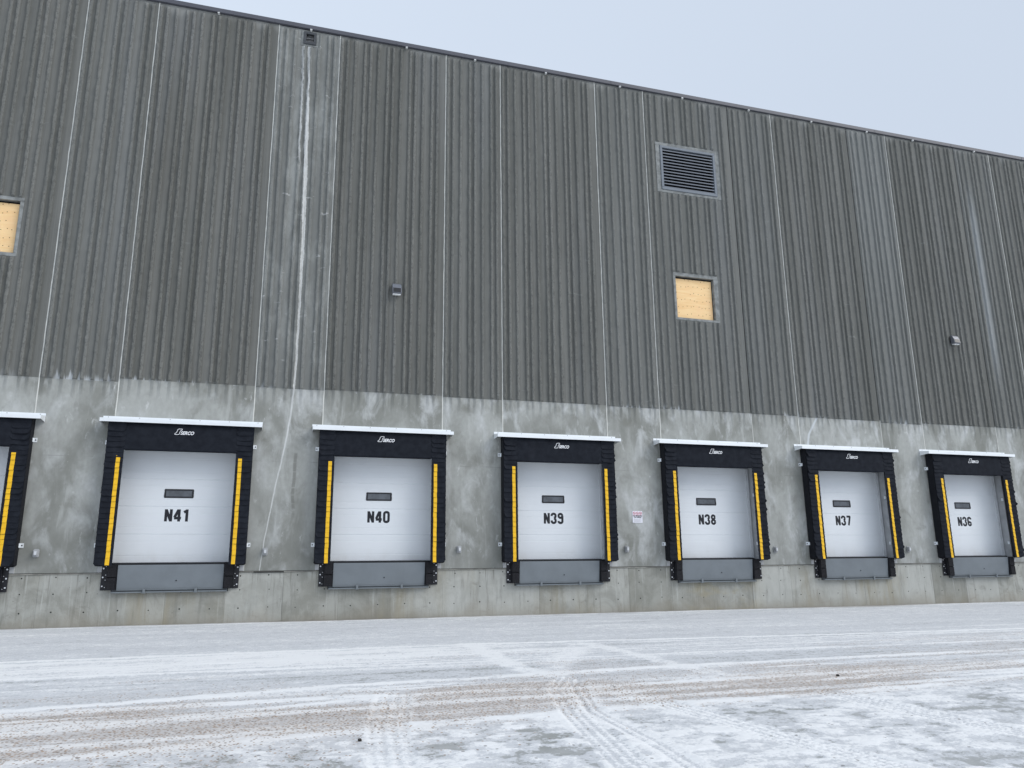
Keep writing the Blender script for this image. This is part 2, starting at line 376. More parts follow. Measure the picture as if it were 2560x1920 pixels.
def wall_panel(x0, x1, zrib, tone, fine=True, seed=0):
    rng = np.random.RandomState(seed)
    w = x1-x0
    P = []   # (x, y, rib, deep) profile
    n = 0; ribs = []
    while True:
        for i, b in enumerate(ribbase):
            c = b+.585*n
            if c < w-.09: ribs.append((c, i))
        n += 1
        if .585*n > w: break
    xs = [x0]; ys = [0.]; rr = [0]; dd = [0]
    for c, i in ribs:
        hw = .037; X = x0+c
        crease_shade = .5 if i == 1 else (.15 if i == 2 else 0.)      # shade painted into the valley left of the rib
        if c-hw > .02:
            xs += [X-hw-.010, X-hw]; ys += [0, 0]; rr += [0, .5]; dd += [crease_shade, .7]
            if xs[-3] < xs[-2]-.05: dd[-3] = dd[-3] if dd[-3] == .7 else crease_shade
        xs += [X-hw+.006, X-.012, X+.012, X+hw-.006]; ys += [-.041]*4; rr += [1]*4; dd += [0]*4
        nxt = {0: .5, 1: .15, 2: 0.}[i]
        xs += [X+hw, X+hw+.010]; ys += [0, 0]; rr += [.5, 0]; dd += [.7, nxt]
    xs.append(x1); ys.append(0); rr.append(0); dd.append(0)
    xs = np.array(xs); ys = np.array(ys, float); rr = np.array(rr, float); dd = np.array(dd, float)
    # exact edges of the openings
    cuts = []
    for b in BOX.values():
        if b[0] < x1 and b[1] > x0: cuts.append(b)
    doors = []
    for k in range(-1, 6):
        c = k*M+HALF
        if x0 < c < x1: doors.append((c-1.31, c+1.31, 0., 3.64))
    extra = [e for b in cuts+doors for e in (b[0], b[1]) if x0 < e < x1]
    for e in extra:
        y, r, d = np.interp(e, xs, ys), np.interp(e, xs, rr), np.interp(e, xs, dd)
        i = np.searchsorted(xs, e)
        xs = np.insert(xs, i, e); ys = np.insert(ys, i, y); rr = np.insert(rr, i, r); dd = np.insert(dd, i, d)
    step = .04 if fine else .8
    zs = [1.05, 2.2, 3.64, 4.6, zrib-.007]
    zz = list(np.arange(zrib, Z_TOP-.10, step))+[Z_TOP-.085, Z_TOP-.06, Z_TOP]
    zs += zz
    ze = [e for b in cuts for e in (b[2], b[2]-.02, b[3], b[3]+.02)]
    zs = np.array(sorted([z for z in zs if all(abs(z-e) > .012 for e in ze)]+[e for e in ze if e < Z_TOP-.001]))
    R, C = len(zs), len(xs)
    X = np.tile(xs, (R, 1)); Z = np.tile(zs[:, None], (1, C)); Y = np.tile(ys, (R, 1)); A = np.tile(rr, (R, 1)); D = np.tile(dd, (R, 1))
    zone = ((Z >= zrib-.001) & (Z < Z_TOP-.07)).astype(float)
    ribh = zone.copy()
    for b in cuts:
        near = (X > b[0]-.012) & (X < b[1]+.012) & (Z > b[2]-.005) & (Z < b[3]+.005)
        ribh[near] = 0
    Y = Y*ribh
    zoneattr = (Z >= zrib-.005).astype(float)
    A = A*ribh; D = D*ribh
    if fine:
        front = (ys < -.03)[None, :] & (ribh > 0)
        ny = (vnoise(X*26, Z*11, seed)-.5)*.022+(vnoise(X*60, Z*22, seed+5)-.5)*.012
        nx = (vnoise(np.round(X*12)*3.1, Z*13, seed+9)-.5)*.016
        Y = Y+np.where(front, ny, 0); X = X+np.where(front, nx, 0)
    mask = np.ones((R-1, C-1), bool)
    xc = (xs[:-1]+xs[1:])/2; zc = (zs[:-1]+zs[1:])/2
    for b in cuts+doors:
        mask &= ~((xc[None, :] > b[0]) & (xc[None, :] < b[1]) & (zc[:, None] > b[2]) & (zc[:, None] < b[3]))
    o = grid_mesh('wall_panel', X, Y, Z, mask, WALL, {'zone': zoneattr, 'tone': np.full_like(X, tone), 'rib': A, 'crease_shade': D}, wh)
    return o

zr_w = {-1: 5.02, 0: 5.08, 1: 5.08, 2: 5.07, 3: 5.06, 4: 5.03, 5: 5.03}
zr_n = {-1: 5.01, 0: 5.06, 1: 5.06, 2: 5.05, 3: 5.05, 4: 4.99, 5: 5.03}
tn_w = {-1: .12, 0: .02, 1: .03, 2: .1, 3: .3, 4: .12, 5: .08}
tn_n = {-1: .3, 0: .65, 1: .22, 2: .45, 3: .4, 4: .6, 5: .35}
g = .009
joints = MB()
for k in range(-3, 10):
    fine = -2 <= k <= 6
    a, b, c = k*M, k*M+2.77, (k+1)*M
    if k == -3: a = XM0
    if b > a: wall_panel(a+g, b-g, zr_w.get(k, 5.04), tn_w.get(k, .1), fine, 100+k*2)
    wall_panel(b+g, c-g, zr_n.get(k, 5.04), tn_n.get(k, .3), fine, 101+k*2)
    for xj in (a, b):
        if xj <= XM0: continue
        mb = MB(); n = 60
        rs = random.Random(int(xj*100))
        off = [rs.uniform(-.004, .004) for _ in range(n+1)]
        for i in range(n):
            z0, z1 = 1.05+(Z_TOP-1.05)*i/n, 1.05+(Z_TOP-1.05)*(i+1)/n
            o0, o1 = off[i], off[i+1]; hw = .0115 if (xj == a or k < 3) else (.007 if z0 < 5 else .0)
            if hw == 0.: continue
            mb.add([(xj-hw+o0,-.006,z0),(xj+hw+o0,-.006,z0),(xj+hw+o1,-.006,z1),(xj-hw+o1,-.006,z1),
                    (xj-hw+o0,.03,z0),(xj+hw+o0,.03,z0),(xj+hw+o1,.03,z1),(xj-hw+o1,.03,z1)],
                   [(0,1,2,3),(1,5,6,2),(4,0,3,7)])
        mb.build('joint_sealant', SEAL, wh)

# body of the building behind the panels, roof, coping
mb = MB(); mb.box(XM0, XM1, 40.2, 40.4, 0, 14.2); mb.box(XM0-.2, XM0, .02, 40.2, -1, Z_TOP-.02); mb.box(XM1, XM1+.2, .02, 40.2, -1, Z_TOP-.02)
mb.build('rear_and_end_walls', SURR, wh)
mb = MB(); mb.box(XM0, XM1, .06, 40.2, 14.1, 14.3); mb.build('roof', ROOFM, wh)
mb = MB(); mb.prism([(-.06,14.40),(.20,14.37),(.20,14.535),(-.02,14.525),(-.06,14.505)], XM0-.2, XM1+.2)
for xq in np.arange(XM0+.5, XM1, 3.05): mb.box(xq-.012, xq+.012, -.064, -.06, 14.405, 14.50)
mb.build('roof_coping', COPE, wh)
mb = MB(); mb.box(XM0, XM1, -.004, .25, Z_TOP, 14.43); mb.build('coping_cleat', BLK, wh)
for xc in (-1.0, 1.34, 3.54, 5.97, 7.82, 9.84, 12.08, 14.07, 16.31, 18.54, 20.62, 22.43, 24.96, 27.3):
    mb = MB(); mb.add([(-.045,-.085,-.03),(.045,-.085,-.03),(.045,-.03,-.05),(-.045,-.03,-.05),(-.04,-.075,.035),(.04,-.075,.035),(.04,-.03,.035),(-.04,-.03,.035)],
                      [(0,3,2,1),(4,5,6,7),(0,1,5,4),(1,2,6,5),(2,3,7,6),(3,0,4,7)])
    o = mb.build('coping_clip', CLIPM, wh, loc=(xc, 0, 14.365)); o.scale = (.6, 1, .6); o.rotation_euler = (0, random.uniform(-.3, .3), 0)

# foundation wall, cast in 1.16 m forms
rs = random.Random(3)
vs, fs, tones, mi = [], [], [], []
xf = XM0; edges = [XM0]
q = -1.05+1.162*math.ceil((XM0+1.05)/1.162)
while q < XM1: edges.append(q); q += 1.162
edges.append(XM1)
for i in range(len(edges)-1):
    a, b = edges[i], edges[i+1]; y = .012+rs.uniform(-.004, .004); tn = rs.random()**1.3
    e = .004
    nv = len(vs)
    vs += [(a,y+e,-1.2),(a+.012,y,-1.2),(b-.012,y,-1.2),(b,y+e,-1.2),(a,y+e,1.015),(a+.012,y,1.015),(b-.012,y,1.015),(b,y+e,1.015)]
    for j in range(3): fs.append((nv+j, nv+j+1, nv+4+j+1, nv+4+j)); mi.append(0)
    tones += [tn]*8
    for dxh in (.29, .87):
        for zh in (.955, .655, .29):
            xh = a+dxh+rs.uniform(-.02, .02); zz = zh+rs.uniform(-.015, .015)
            if xh > b-.03: continue
            r = rs.uniform(.011, .016); nv = len(vs)
            for t_ in range(8): vs.append((xh+r*math.cos(t_*math.pi/4), y-.002, zz+r*math.sin(t_*math.pi/4)))
            fs.append(tuple(nv+t_ for t_ in range(8))); mi.append(1); tones += [0]*8
me = bpy.data.meshes.new('foundation_wall'); me.from_pydata(vs, [], fs)
me.materials.append(FOUND); me.materials.append(HOLE); me.polygons.foreach_set('material_index', mi)
at = me.attributes.new('tone', 'FLOAT', 'POINT'); at.data.foreach_set('value', tones)
o = bpy.data.objects.new('foundation_wall', me); COL.objects.link(o); o.parent = wh
mb = MB()
xs = np.arange(XM0, XM1, .3)
for i in range(len(xs)-1):
    z0 = 1.018+.004*math.sin(xs[i]*5.1); z1 = 1.018+.004*math.sin(xs[i+1]*5.1)
    mb.add([(xs[i],-.006,z0),(xs[i+1],-.006,z1),(xs[i+1],-.006,1.040),(xs[i],-.006,1.040),(xs[i],.02,z0),(xs[i+1],.02,z1),(xs[i],.02,1.04),(xs[i+1],.02,1.04)],
           [(0,1,2,3),(0,4,5,1),(3,2,7,6)])
mb.build('grout_ledge', GROUT, wh)
mb = MB(); mb.box(XM0, XM1, .022, .05, 1.0, 1.06); mb.build('ledge_backing', HOLE, wh)
mb = MB(); mb.box(2.98, 3.60, -.011, .02, 1.012, 1.034); mb.build('ledge_gap', HOLE, wh)

# ---- louver, boarded windows, vent
x0, x1, z0, z1 = 13.26, 15.03, 11.37, 12.74
def surround(name, ob, ib, depth, y=-.012):
    mb = MB()
    (X0,X1,Z0,Z1), (a0,a1,b0,b1) = ob, ib
    rs = random.Random(int(X0*10)); e = lambda: rs.uniform(-.012, .012)
    mb.box(X0, X1, y, .05, b1, Z1); mb.box(X0, X1, y, .05, Z0, b0); mb.box(X0, a0, y, .05, b0, b1); mb.box(a1, X1, y, .05, b0, b1)
    mb.box(a0-.03, a0-.001, .05, depth, b0-.03, b1+.03); mb.box(a1+.001, a1+.03, .05, depth, b0-.03, b1+.03)
    mb.box(a0-.001, a1+.001, .05, depth, b1+.001, b1+.03); mb.box(a0-.001, a1+.001, .05, depth, b0-.03, b0-.001)
    return mb
lo = tag(empty('wall_louver', (x0, 0, z0), wh), 'large blue grey wall louver with horizontal blades')
def ch(mb, name, mat, root, **kw):
    """mesh given in world coordinates, hung under a root by subtracting the root's location"""
    L = root.location if root.parent is None or root.parent.location.length == 0 else root.location
    mb.v = [(p[0]-L[0], p[1]-L[1], p[2]-L[2]) for p in mb.v]
    return mb.build(name, mat, root, **kw)
ch(surround('', BOX['louver'], (x0,x1,z0,z1), .2), 'concrete_surround', SURR, lo, bevel=.006)
mb = MB(); mb.frame(x0+.002, x1-.002, z0+.002, z1-.002, .07, -.035, .12); ch(mb, 'louver_frame', LOUV, lo, bevel=.005)
nb = 13
for i in range(nb):
    zc = z0+.07+(z1-z0-.14)*(i+.5)/nb
    mb = MB(); mb.prism([(-.02,zc-.040),(.0,zc-.034),(.095,zc+.036),(.085,zc+.042),(-.02,zc-.008)], x0+.07, x1-.07)
    ch(mb, 'louver_blade', LOUVB, lo)
mb = MB(); mb.box(x0+.07, x1-.07, .30, .34, z0+.05, z1-.05); ch(mb, 'louver_backing', DARKIN, lo)
mb = MB(); mb.box(x0+.78, x0+.81, .11, .15, z0+.07, z1-.07); ch(mb, 'louver_mullion', BLK, lo)

for key, (x0, x1, z0, z1), lab in (('board', (13.52,14.70,7.62,8.82), 'plywood boarded window opening below the large louver'),
                                   ('board0', (-3.45,-2.30,7.69,8.89), 'plywood boarded window opening at the far left')):
    bw = tag(empty('boarded_window', (x0, 0, z0), wh), lab)
    ch(surround('', BOX[key], (x0,x1,z0,z1), .11), 'concrete_surround', SURR, bw, bevel=.008)
    mb = MB(); mb.box(x0, x1-.03, .085, .105, z0, z1-.045); ch(mb, 'plywood_sheet', PLY, bw)
    mb = MB(); mb.box(x0-.02, x1+.02, .13, .16, z0-.02, z1+.02); ch(mb, 'shadow_backing', HOLE, bw)  # dark sheet left visible at head and right edge as the reveal's shadow
    rs = random.Random(5); scr = simple('rusty_screw', (.20,.11,.05), .7) if key == 'board' else bpy.data.materials['rusty_screw']
    for rz in (.13, .30, .46, .62, .78, .94):
        for cx in np.arange(.07, .99, .105):
            if rs.random() < .78:
                mb = MB(); mb.cyl((x0+(x1-x0)*cx+rs.uniform(-.03,.03), z0+(z1-z0)*rz+rs.uniform(-.025,.025)), .011, .083, .085, 6)
                ch(mb, 'screw_head', scr, bw)

x0, x1, z0, z1 = 3.37, 3.68, 13.97, 14.32
ve = tag(empty('exhaust_vent', (x0, 0, z0), wh), 'small square dark vent under the roof edge')
ch(surround('', BOX['vent'], (x0+.01,x1-.01,z0+.01,z1-.01), .2), 'concrete_surround', SURR, ve, bevel=.006)
mb = MB(); mb.frame(x0, x1, z0, z1, .062, -.04, .03); ch(mb, 'vent_frame', VENTM, ve, bevel=.004)
mb = MB(); mb.box(x0+.05, x1-.05, .12, .14, z0+.05, z1-.05); ch(mb, 'vent_backing', DARKIN, ve)
for i in range(3):
    zc = z0+.10+.075*i; mb = MB(); mb.prism([(-.005,zc-.02),(.07,zc+.02),(.066,zc+.025),(-.009,zc-.014)], x0+.062, x1-.062); ch(mb, 'vent_blade', VENTM, ve)

# ---- lettering from strokes
def arc(cx, cz, rx, rz, a0, a1, n=10):
    return [(cx+rx*math.cos(math.radians(a0+(a1-a0)*i/n)), cz+rz*math.sin(math.radians(a0+(a1-a0)*i/n))) for i in range(n+1)]
# glyphs on a 0.44 x 1 cell, centre lines of strokes
GL = {
 'N': [[(.07,0),(.07,1)], [(.07,.97),(.37,.03)], [(.37,0),(.37,1)]],
 '4': [[(.31,0),(.31,1)], [(.27,.97),(.05,.33)], [(.03,.28),(.44,.28)]],
 '1': [[(.27,0),(.27,1)], [(.27,.90),(.09,.76)]],
 '0': [arc(.22,.78,.15,.155,0,180)+arc(.22,.22,.15,.155,180,360)+[(.37,.78)]],
 '9': [arc(.22,.74,.15,.19,0,360), [(.37,.74),(.37,.30)]+arc(.22,.22,.15,.155,0,-180,8)+[(.07,.26)]],
 '6': [arc(.22,.26,.15,.19,0,360), [(.07,.26),(.07,.70)]+arc(.22,.78,.15,.155,180,0,8)+[(.37,.74)]],
 '8': [arc(.22,.74,.135,.19,0,360), arc(.22,.27,.15,.205,0,360)],
 '3': [[(.07,.72)]+arc(.22,.78,.15,.155,180,0,8)+arc(.22,.70,.15,.155,0,-80,6), arc(.22,.30,.15,.2,80,0,6)+arc(.22,.22,.15,.155,0,-180,8)+[(.07,.30)]],
 '7': [[(.03,.93),(.41,.93)], [(.36,.95),(.18,0)]],
 '2': [[(.07,.70)]+arc(.22,.78,.15,.155,180,0,8)+[(.36,.66),(.09,.10)], [(.05,.065),(.40,.065)]],
}
def strokes(mb, paths, ox, oz, sx, sz, wd, y0, y1, mi=0):
    for li, P in enumerate(paths):
        P = [(ox+p[0]*sx, oz+p[1]*sz) for p in P]
        L, Rr = [], []
        for i, p in enumerate(P):
            a = P[max(i-1, 0)]; b = P[min(i+1, len(P)-1)]
            dx, dz = b[0]-a[0], b[1]-a[1]; d = math.hypot(dx, dz) or 1
            nx, nz = -dz/d*wd/2, dx/d*wd/2
            L.append((p[0]+nx, p[1]+nz)); Rr.append((p[0]-nx, p[1]-nz))
        yy = y0-li*.0007
        for i in range(len(P)-1):
            mb.plate([Rr[i], Rr[i+1], L[i+1], L[i]], yy, y1, mi)

def text_mesh(body, size, xs=1., shear=0., offset=0.):
    cu = bpy.data.curves.new('t', 'FONT'); cu.body = body; cu.size = size; cu.shear = shear; cu.offset = offset
    cu.align_x = 'CENTER'; cu.extrude = .0008
    ob = bpy.data.objects.new('t', cu); COL.objects.link(ob)
    dg = bpy.context.evaluated_depsgraph_get(); dg.update()
    me = bpy.data.meshes.new_from_object(ob.evaluated_get(dg))
    V = [(v.co.x*xs, -v.co.z, v.co.y) for v in me.vertices]; F = [tuple(p.vertices) for p in me.polygons]
    bpy.data.objects.remove(ob); bpy.data.meshes.remove(me); bpy.data.curves.remove(cu)
    return V, F
SERCO = text_mesh('SERCO', .098, .86, .35, .003)

# ---- dock bays
NUM = {-1: 'N42', 0: 'N41', 1: 'N40', 2: 'N39', 3: 'N38', 4: 'N37', 5: 'N36'}
YD = .25
SEAM = [1.235, 1.82, 2.40, 2.985, 3.565, 3.80]

def dock_door(k):
    c = k*M+HALF; nm = NUM[k]
    d = tag(empty('dock_door', (c, YD, 1.235), wh), 'white sectional dock door numbered %s' % nm)
    # leaf: five sections with tongue grooves and faint embossed lines
    prof = []
    for i in range(5):
        a, b = SEAM[i], SEAM[i+1]
        for (z, y) in ((a+.004, .008), (a+.010, 0), (a+.14, 0), (a+.144, .0025), (a+.150, .0025), (a+.154, 0), (b-.154, 0), (b-.150, .0025), (b-.144, .0025), (b-.14, 0), (b-.010, 0), (b-.004, .008)):
            if z < b: prof.append((z, y))
    mb = MB()
    for (za, ya), (zb, yb) in zip(prof[:-1], prof[1:]):
        if zb <= za: continue
        mb.add([(-1.235,ya,za-1.235),(1.235,ya,za-1.235),(1.235,yb,zb-1.235),(-1.235,yb,zb-1.235)], [(0,1,2,3)])
    mb.box(-1.235, 1.235, .012, .05, 0.0, 2.56)
    mb.build('door_leaf', DOOR, d)
    mb = MB(); mb.box(-1.235, 1.235, -.006, .04, -.025, .0); mb.build('bottom_seal', BLK, d)
    cx0, cx1, cz0, cz1 = -.31, .27, 2.585-1.235, 2.775-1.235
    mb = MB(); mb.frame(cx0, cx1, cz0, cz1, .032, -.012, .0); mb.build('vision_frame', FRAMEB, d, bevel=.006, seg=2)
    mb = MB(); mb.box(cx0+.030, cx1-.030, -.004, .0, cz0+.030, cz1-.030); mb.build('vision_pane', PANE, d)
    mb = MB()
    for i, chh in enumerate(nm):
        strokes(mb, GL[chh], -.268+i*.178-(.01 if chh == '1' else 0), 2.09-1.235, .335, .256, .056, -.0015, -.0002)
    mb.build('door_number', INK, d)
    for s in (-1, 1):
        mb = MB(); a, b = sorted((s*1.225, s*1.307)); mb.box(a, b, -.03, .04, -.01, 2.42)
        a, b = sorted((s*1.255, s*1.275)); mb.box(a, b, -.05, -.03, -.01, 2.42)
        mb.build('door_track', TRACK, d, bevel=.004)
    # steel jamb lining of the opening
    mb = MB(); cW = 1.31
    mb.box(c-cW-.03, c-cW, .002, .33, 1.05, 3.67); mb.box(c+cW, c+cW+.03, .002, .33, 1.05, 3.67); mb.box(c-cW, c+cW, .002, .33, 3.64, 3.67)
    mb.build('door_jamb', JAMB, wh)
    mb = MB(); mb.box(c-cW, c+cW, .33, .36, 1.0, 3.67); mb.build('dock_interior', HOLE, wh)
    mb = MB(); mb.box(c-cW, c+cW, .001, .33, 1.06, 1.205); mb.build('dock_sill', BLK, wh)

FLAPR = random.Random(21)
LOGOS = [(0,0),(.52,0),(.60,.03),(.66,.10),(.80,.62),(.86,.70),(1.0,.73),(1.08,.98),(1.06,1.0),(.58,1.0),(.48,.95),(.40,.85),(.25,.38),(.18,.28),(.04,.24),(-.02,.02)]
def dock_seal(k, sides=(-1, 1)):
    c = k*M+HALF; nm = NUM[k]; zb = 1.185
    lab = {-1: 'black foam dock seal cut off by the left edge of the photo, beside door N41',
           0: 'black pleated dock seal with yellow stripes framing door N41', 1: 'black pleated dock seal with curled flaps framing door N40',
           2: 'black pleated dock seal with yellow stripes framing door N39', 3: 'black pleated dock seal with yellow stripes framing door N38',
           4: 'black pleated dock seal with yellow stripes framing door N37', 5: 'black pleated dock seal with yellow stripes framing door N36'}[k]
    s_ = tag(empty('dock_seal', (c, 0, zb)), lab, 'dock seal', 'dock seals around the doors')
    ZT = 4.12
    for s in sides:
        R = random.Random(50+k*7+s)
        mb = MB()
        # foam body with a rounded foot
        prof = [(-.005,.0),(-.20,-.012),(-.255,.03),(-.262,.09),(-.262,ZT-zb-.02),(-.24,ZT-zb+.02),(-.005,ZT-zb+.03)]
        a, b = (-1.435, -1.115) if s < 0 else (1.115, 1.435)
        mb.prism(prof[::-1], a, b)
        mb.v = [(p[0] if abs(p[0]) > 1.3 else s*(1.115+.21*(1+max(-.262, p[1])/.262)), p[1], p[2]) for p in mb.v]
        body = mb.build('foam_pad', FOAM, s_, bevel=.018, seg=2)
        # pleats: overlapping fabric flaps
        mb = MB(); ym = MB()
        zc = ZT-.11; i = 0; flaps = []
        while zc > zb+.02:
            flaps.append(zc); zc -= .113+R.uniform(-.014, .014)
        flaps.append(zb+.005)
        for i, zf in enumerate(flaps):
            top = zf+.16
            top = min(top, ZT+.005)
            big = i in (1, 2, 3) and R.random() < .6
            fl = R.uniform(0, .012)+(R.uniform(.02, .05) if R.random() < (.28 if k in (1, 2, 3) else .12) else 0)
            up = i <= 4
            wi = 1.09 if up else 1.097
            xo, xi = 1.437, wi
            nu, nvv = 10, 5; V = []
            rad = .032+(.035 if fl > .02 else 0)
            for iv in range(nvv+1):
                v = iv/nvv
                for iu in range(nu+1):
                    u = iu/nu
                    x = xo+(xi-xo)*u+.002*math.sin(i*1.7+k)*(1-u)
                    dd_ = (1-u)*(xo-xi)            # distance from the inner edge
                    do = u*(xo-xi)                 # distance from the outer edge
                    lift = 0
                    if do < rad: lift = rad-math.sqrt(max(0, rad*rad-(rad-do)**2))
                    if up and dd_ < rad: lift = max(lift, rad-math.sqrt(max(0, rad*rad-(rad-dd_)**2)))
                    zz_ = top+(zf+lift*.8+.004*math.sin(u*5+i)-top)*v
                    yy = -.264-.011*v**1.5-fl*v*v*(math.exp(-do*9))-(.008 if up else 0)*v-.003*math.sin(u*7+i*2.3)*v
                    if i == 0: yy = -.264-.011*v
                    V.append((s*x, yy, zz_-zb))
            F = []
            for iv in range(nvv):
                for iu in range(nu):
                    q0 = iv*(nu+1)+iu; F.append((q0, q0+1, q0+nu+2, q0+nu+1) if s < 0 else (q0, q0+nu+1, q0+nu+2, q0+1))
            # thickness: a second layer 4 mm behind
            base = len(V); V2 = [(p[0], p[1]+.004, p[2]) for p in V]
            F2 = [tuple(base+j for j in f[::-1]) for f in F]
            rim = []
            for iu in range(nu): a_, b_ = nvv*(nu+1)+iu, nvv*(nu+1)+iu+1; rim.append((a_, b_, base+b_, base+a_) if s > 0 else (b_, a_, base+a_, base+b_))
            for iv in range(nvv):
                for col_ in (0, nu): a_, b_ = iv*(nu+1)+col_, (iv+1)*(nu+1)+col_; rim.append((a_, b_, base+b_, base+a_))
            mb.add(V+V2, F+F2+rim)
            # yellow guide stripe sewn on each flap below the header
            if zf < 3.36 and i > 0:
                t0 = min(top, 3.40); r0 = (top-t0)/(top-zf); V = []
                off = R.uniform(-.003, .003)
                for iv in range(6):
                    v = r0+(1-r0)*iv/5
                    zz_ = top+(zf-top)*v
                    for x in (1.228, 1.151):
                        uu = (xo-x)/(xo-xi)
                        yy = -.264-.011*v**1.5-fl*v*v*math.exp(-(xo-x)*9)-.003*math.sin(uu*7+i*2.3)*v-.0045-.002
                        V.append((s*(x+off), yy, zz_-zb+.002))
                F = [(2*j, 2*j+2, 2*j+3, 2*j+1) if s > 0 else (2*j, 2*j+1, 2*j+3, 2*j+2) for j in range(5)]
                ym.add(V, F)
                ym.add([(p[0], p[1], p[2]) for p in V[-2:]]+[(p[0], p[1]+.006, p[2]) for p in V[-2:]], [(0, 1, 3, 2)])
        mb.build('pleated_cover', FAB, body, smooth=False)
        ym.build('yellow_guide_stripe', YEL, body)
        for zt in (2.86, 1.60):
            mb = MB(); a, b = sorted((s*1.285, s*1.308)); mb.box(a, b, .01, .07, zt-.04-zb, zt+.04-zb); mb.build('inner_tab', ZINC, s_)
        for zt in (3.70, 1.59):
            mb = MB(); a, b = sorted((s*1.43, s*1.505)); mb.box(a, b, -.012, 0, zt-.045-zb, zt+.045-zb); 
            a, b = sorted((s*1.425, s*1.437)); mb.box(a, b, -.07, -.012, zt-.04-zb, zt+.04-zb)
            t_ = mb.build('mounting_tab', ZINC, s_)
            mb = MB(); mb.cyl((s*1.478, zt-zb), .013, -.020, -.012, 8); mb.build('tab_bolt', BLK, t_)
    # header pad with slack curtain
    mb = MB(); mb.prism([(-.005,2.36),(-.005,2.96),(-.23,2.955),(-.235,2.36)], -1.115, 1.115)
    hd = mb.build('header_pad', FOAM, s_)
    R = random.Random(80+k); NX, NZ = 60, 14
    xs = np.linspace(-1.14, 1.14, NX+1); zs = np.linspace(ZT+.0, 3.525, NZ+1)
    X, Z = np.meshgrid(xs, zs); v = (ZT-Z)/(ZT-3.525)
    Y = -.245-.028*sst(0, .25, v)-.010*v-.016*(fbm(X*1.6+k*9, Z*2.2+X*.8, 5)-.5)*v-.010*(fbm(X*6, Z*3+k, 9)-.5)
    sag = .014*np.cos(X/1.14*1.5)+.008*(fbm(X*2+k*5, X*0+2., 3)-.5)
    Z = Z-sag*v
    edge = np.exp(-((1.14-np.abs(X))*14)); Y = Y+.02*edge
    cur = grid_mesh('header_curtain', X, Y, Z-zb, np.ones((NZ, NX), bool), FAB, {}, hd, smooth=True)
    md = cur.modifiers.new('thickness', 'SOLIDIFY'); md.thickness = .004; md.offset = -1
    lg = MB(); ox, oz = -.15, 3.875-zb; yl = -.290
    sh = [(ox+p[0]*.13, oz+p[1]*.12) for p in LOGOS]
    n = len(sh)
    for i in range(n):
        strokes(lg, [[sh[i], sh[(i+1) % n]]], 0, 0, 1, 1, .010, yl-.0006*(i % 2), yl+.003)
    lg.add([(p[0]+.088, p[1]+yl, p[2]+oz+.002) for p in SERCO[0]], SERCO[1])
    lg.build('maker_logo', WHITEP, hd)

def dock_canopy(k):
    c = k*M+HALF
    lab = {-1: 'galvanised canopy strip cut off by the left edge, over the leftmost seal'}.get(k, 'galvanised metal canopy strip above the seal of door %s' % NUM[k])
    r = tag(empty('dock_canopy', (c, 0, 4.08)), lab, 'canopy', 'metal canopies over the dock seals')
    W = 1.60
    mb = MB(); mb.box(-W, W, -.008, -.001, .10, .182); mb.build('wall_flange', ZINC, r)
    mb = MB(); mb.prism([(-.008,.125),(-.335,.085),(-.335,.089),(-.008,.129)][::-1], -W, W); mb.build('sloped_sheet', ZINC, r)
    mb = MB(); mb.box(-W, W, -.341, -.335, .018, .089); mb.box(-W, W, -.341, -.322, .014, .018); mb.build('drip_edge', ZINC, r)
    for s in (-1, 1):
        mb = MB(); a, b = sorted((s*(W-.002), s*(W-.006)))
        mb.prism([(-.006,.0),(-.006,.124),(-.334,.084),(-.334,.020)], a, b); mb.build('end_gusset', ZINC, r)
    for x in np.arange(-1.5, 1.51, .6):
        mb = MB(); mb.cyl((x, .160), .010, -.014, -.008, 8); mb.build('screw', GREYBOX, r)

def dock_leveler(k):
    c = k*M+HALF
    lab = {-1: 'grey steel dock leveler cut off by the left edge of the photo'}.get(k, 'grey steel dock leveler lip hanging below door %s' % NUM[k])
    r = tag(empty('dock_leveler', (c, 0, .64)), lab, 'dock leveler', 'dock levelers below the doors')
    mb = MB(); mb.box(-1.115, 1.115, -.004, .01, .0, .59); mb.build('pit_shade_plate', BLK, r)  # dark plate standing in for the shade inside the leveler pit
    mb = MB(); mb.prism([(-.055,.045),(-.035,.045),(-.082,.555),(-.102,.555)][::-1], -1.012, 1.012); lp = mb.build('lip_plate', LIPG, r, bevel=.004)
    mb = MB(); mb.add([(-1.0,-.061,.05),(1.0,-.061,.05),(1.0,-.0665,.085),(-1.0,-.0665,.085)], [(0,1,2,3)]); mb.build('lip_edge', STEELG, lp)
    mb = MB(); mb.cyl((.10, .235), .014, -.080, -.070, 10); mb.build('lip_hole', BLK, lp)
    mb = MB(); mb.box(-1.01, 1.01, -.09, -.004, .562, .572); mb.build('hinge_edge', BLK, r)
    mb = MB(); mb.box(-1.10, 1.10, -.10, -.004, .0, .028); mb.box(-1.10, 1.10, -.012, -.004, .028, .065); mb.build('keeper_beam', STEELG, r, bevel=.003)
    for x in (-.49, .49):
        mb = MB(); mb.box(x-.025, x+.025, -.125, -.098, -.006, .085); mb.box(x-.04, x+.04, -.125, -.10, -.012, -.003); mb.build('lip_keeper', STEELG, r, bevel=.003)
    for s in (-1, 1):
        mb = MB(); a, b = sorted((s*1.30, s*1.40)); mb.box(a, b, -.012, .0, .415, .53); mb.build('curb_plate', GREYBOX, r)

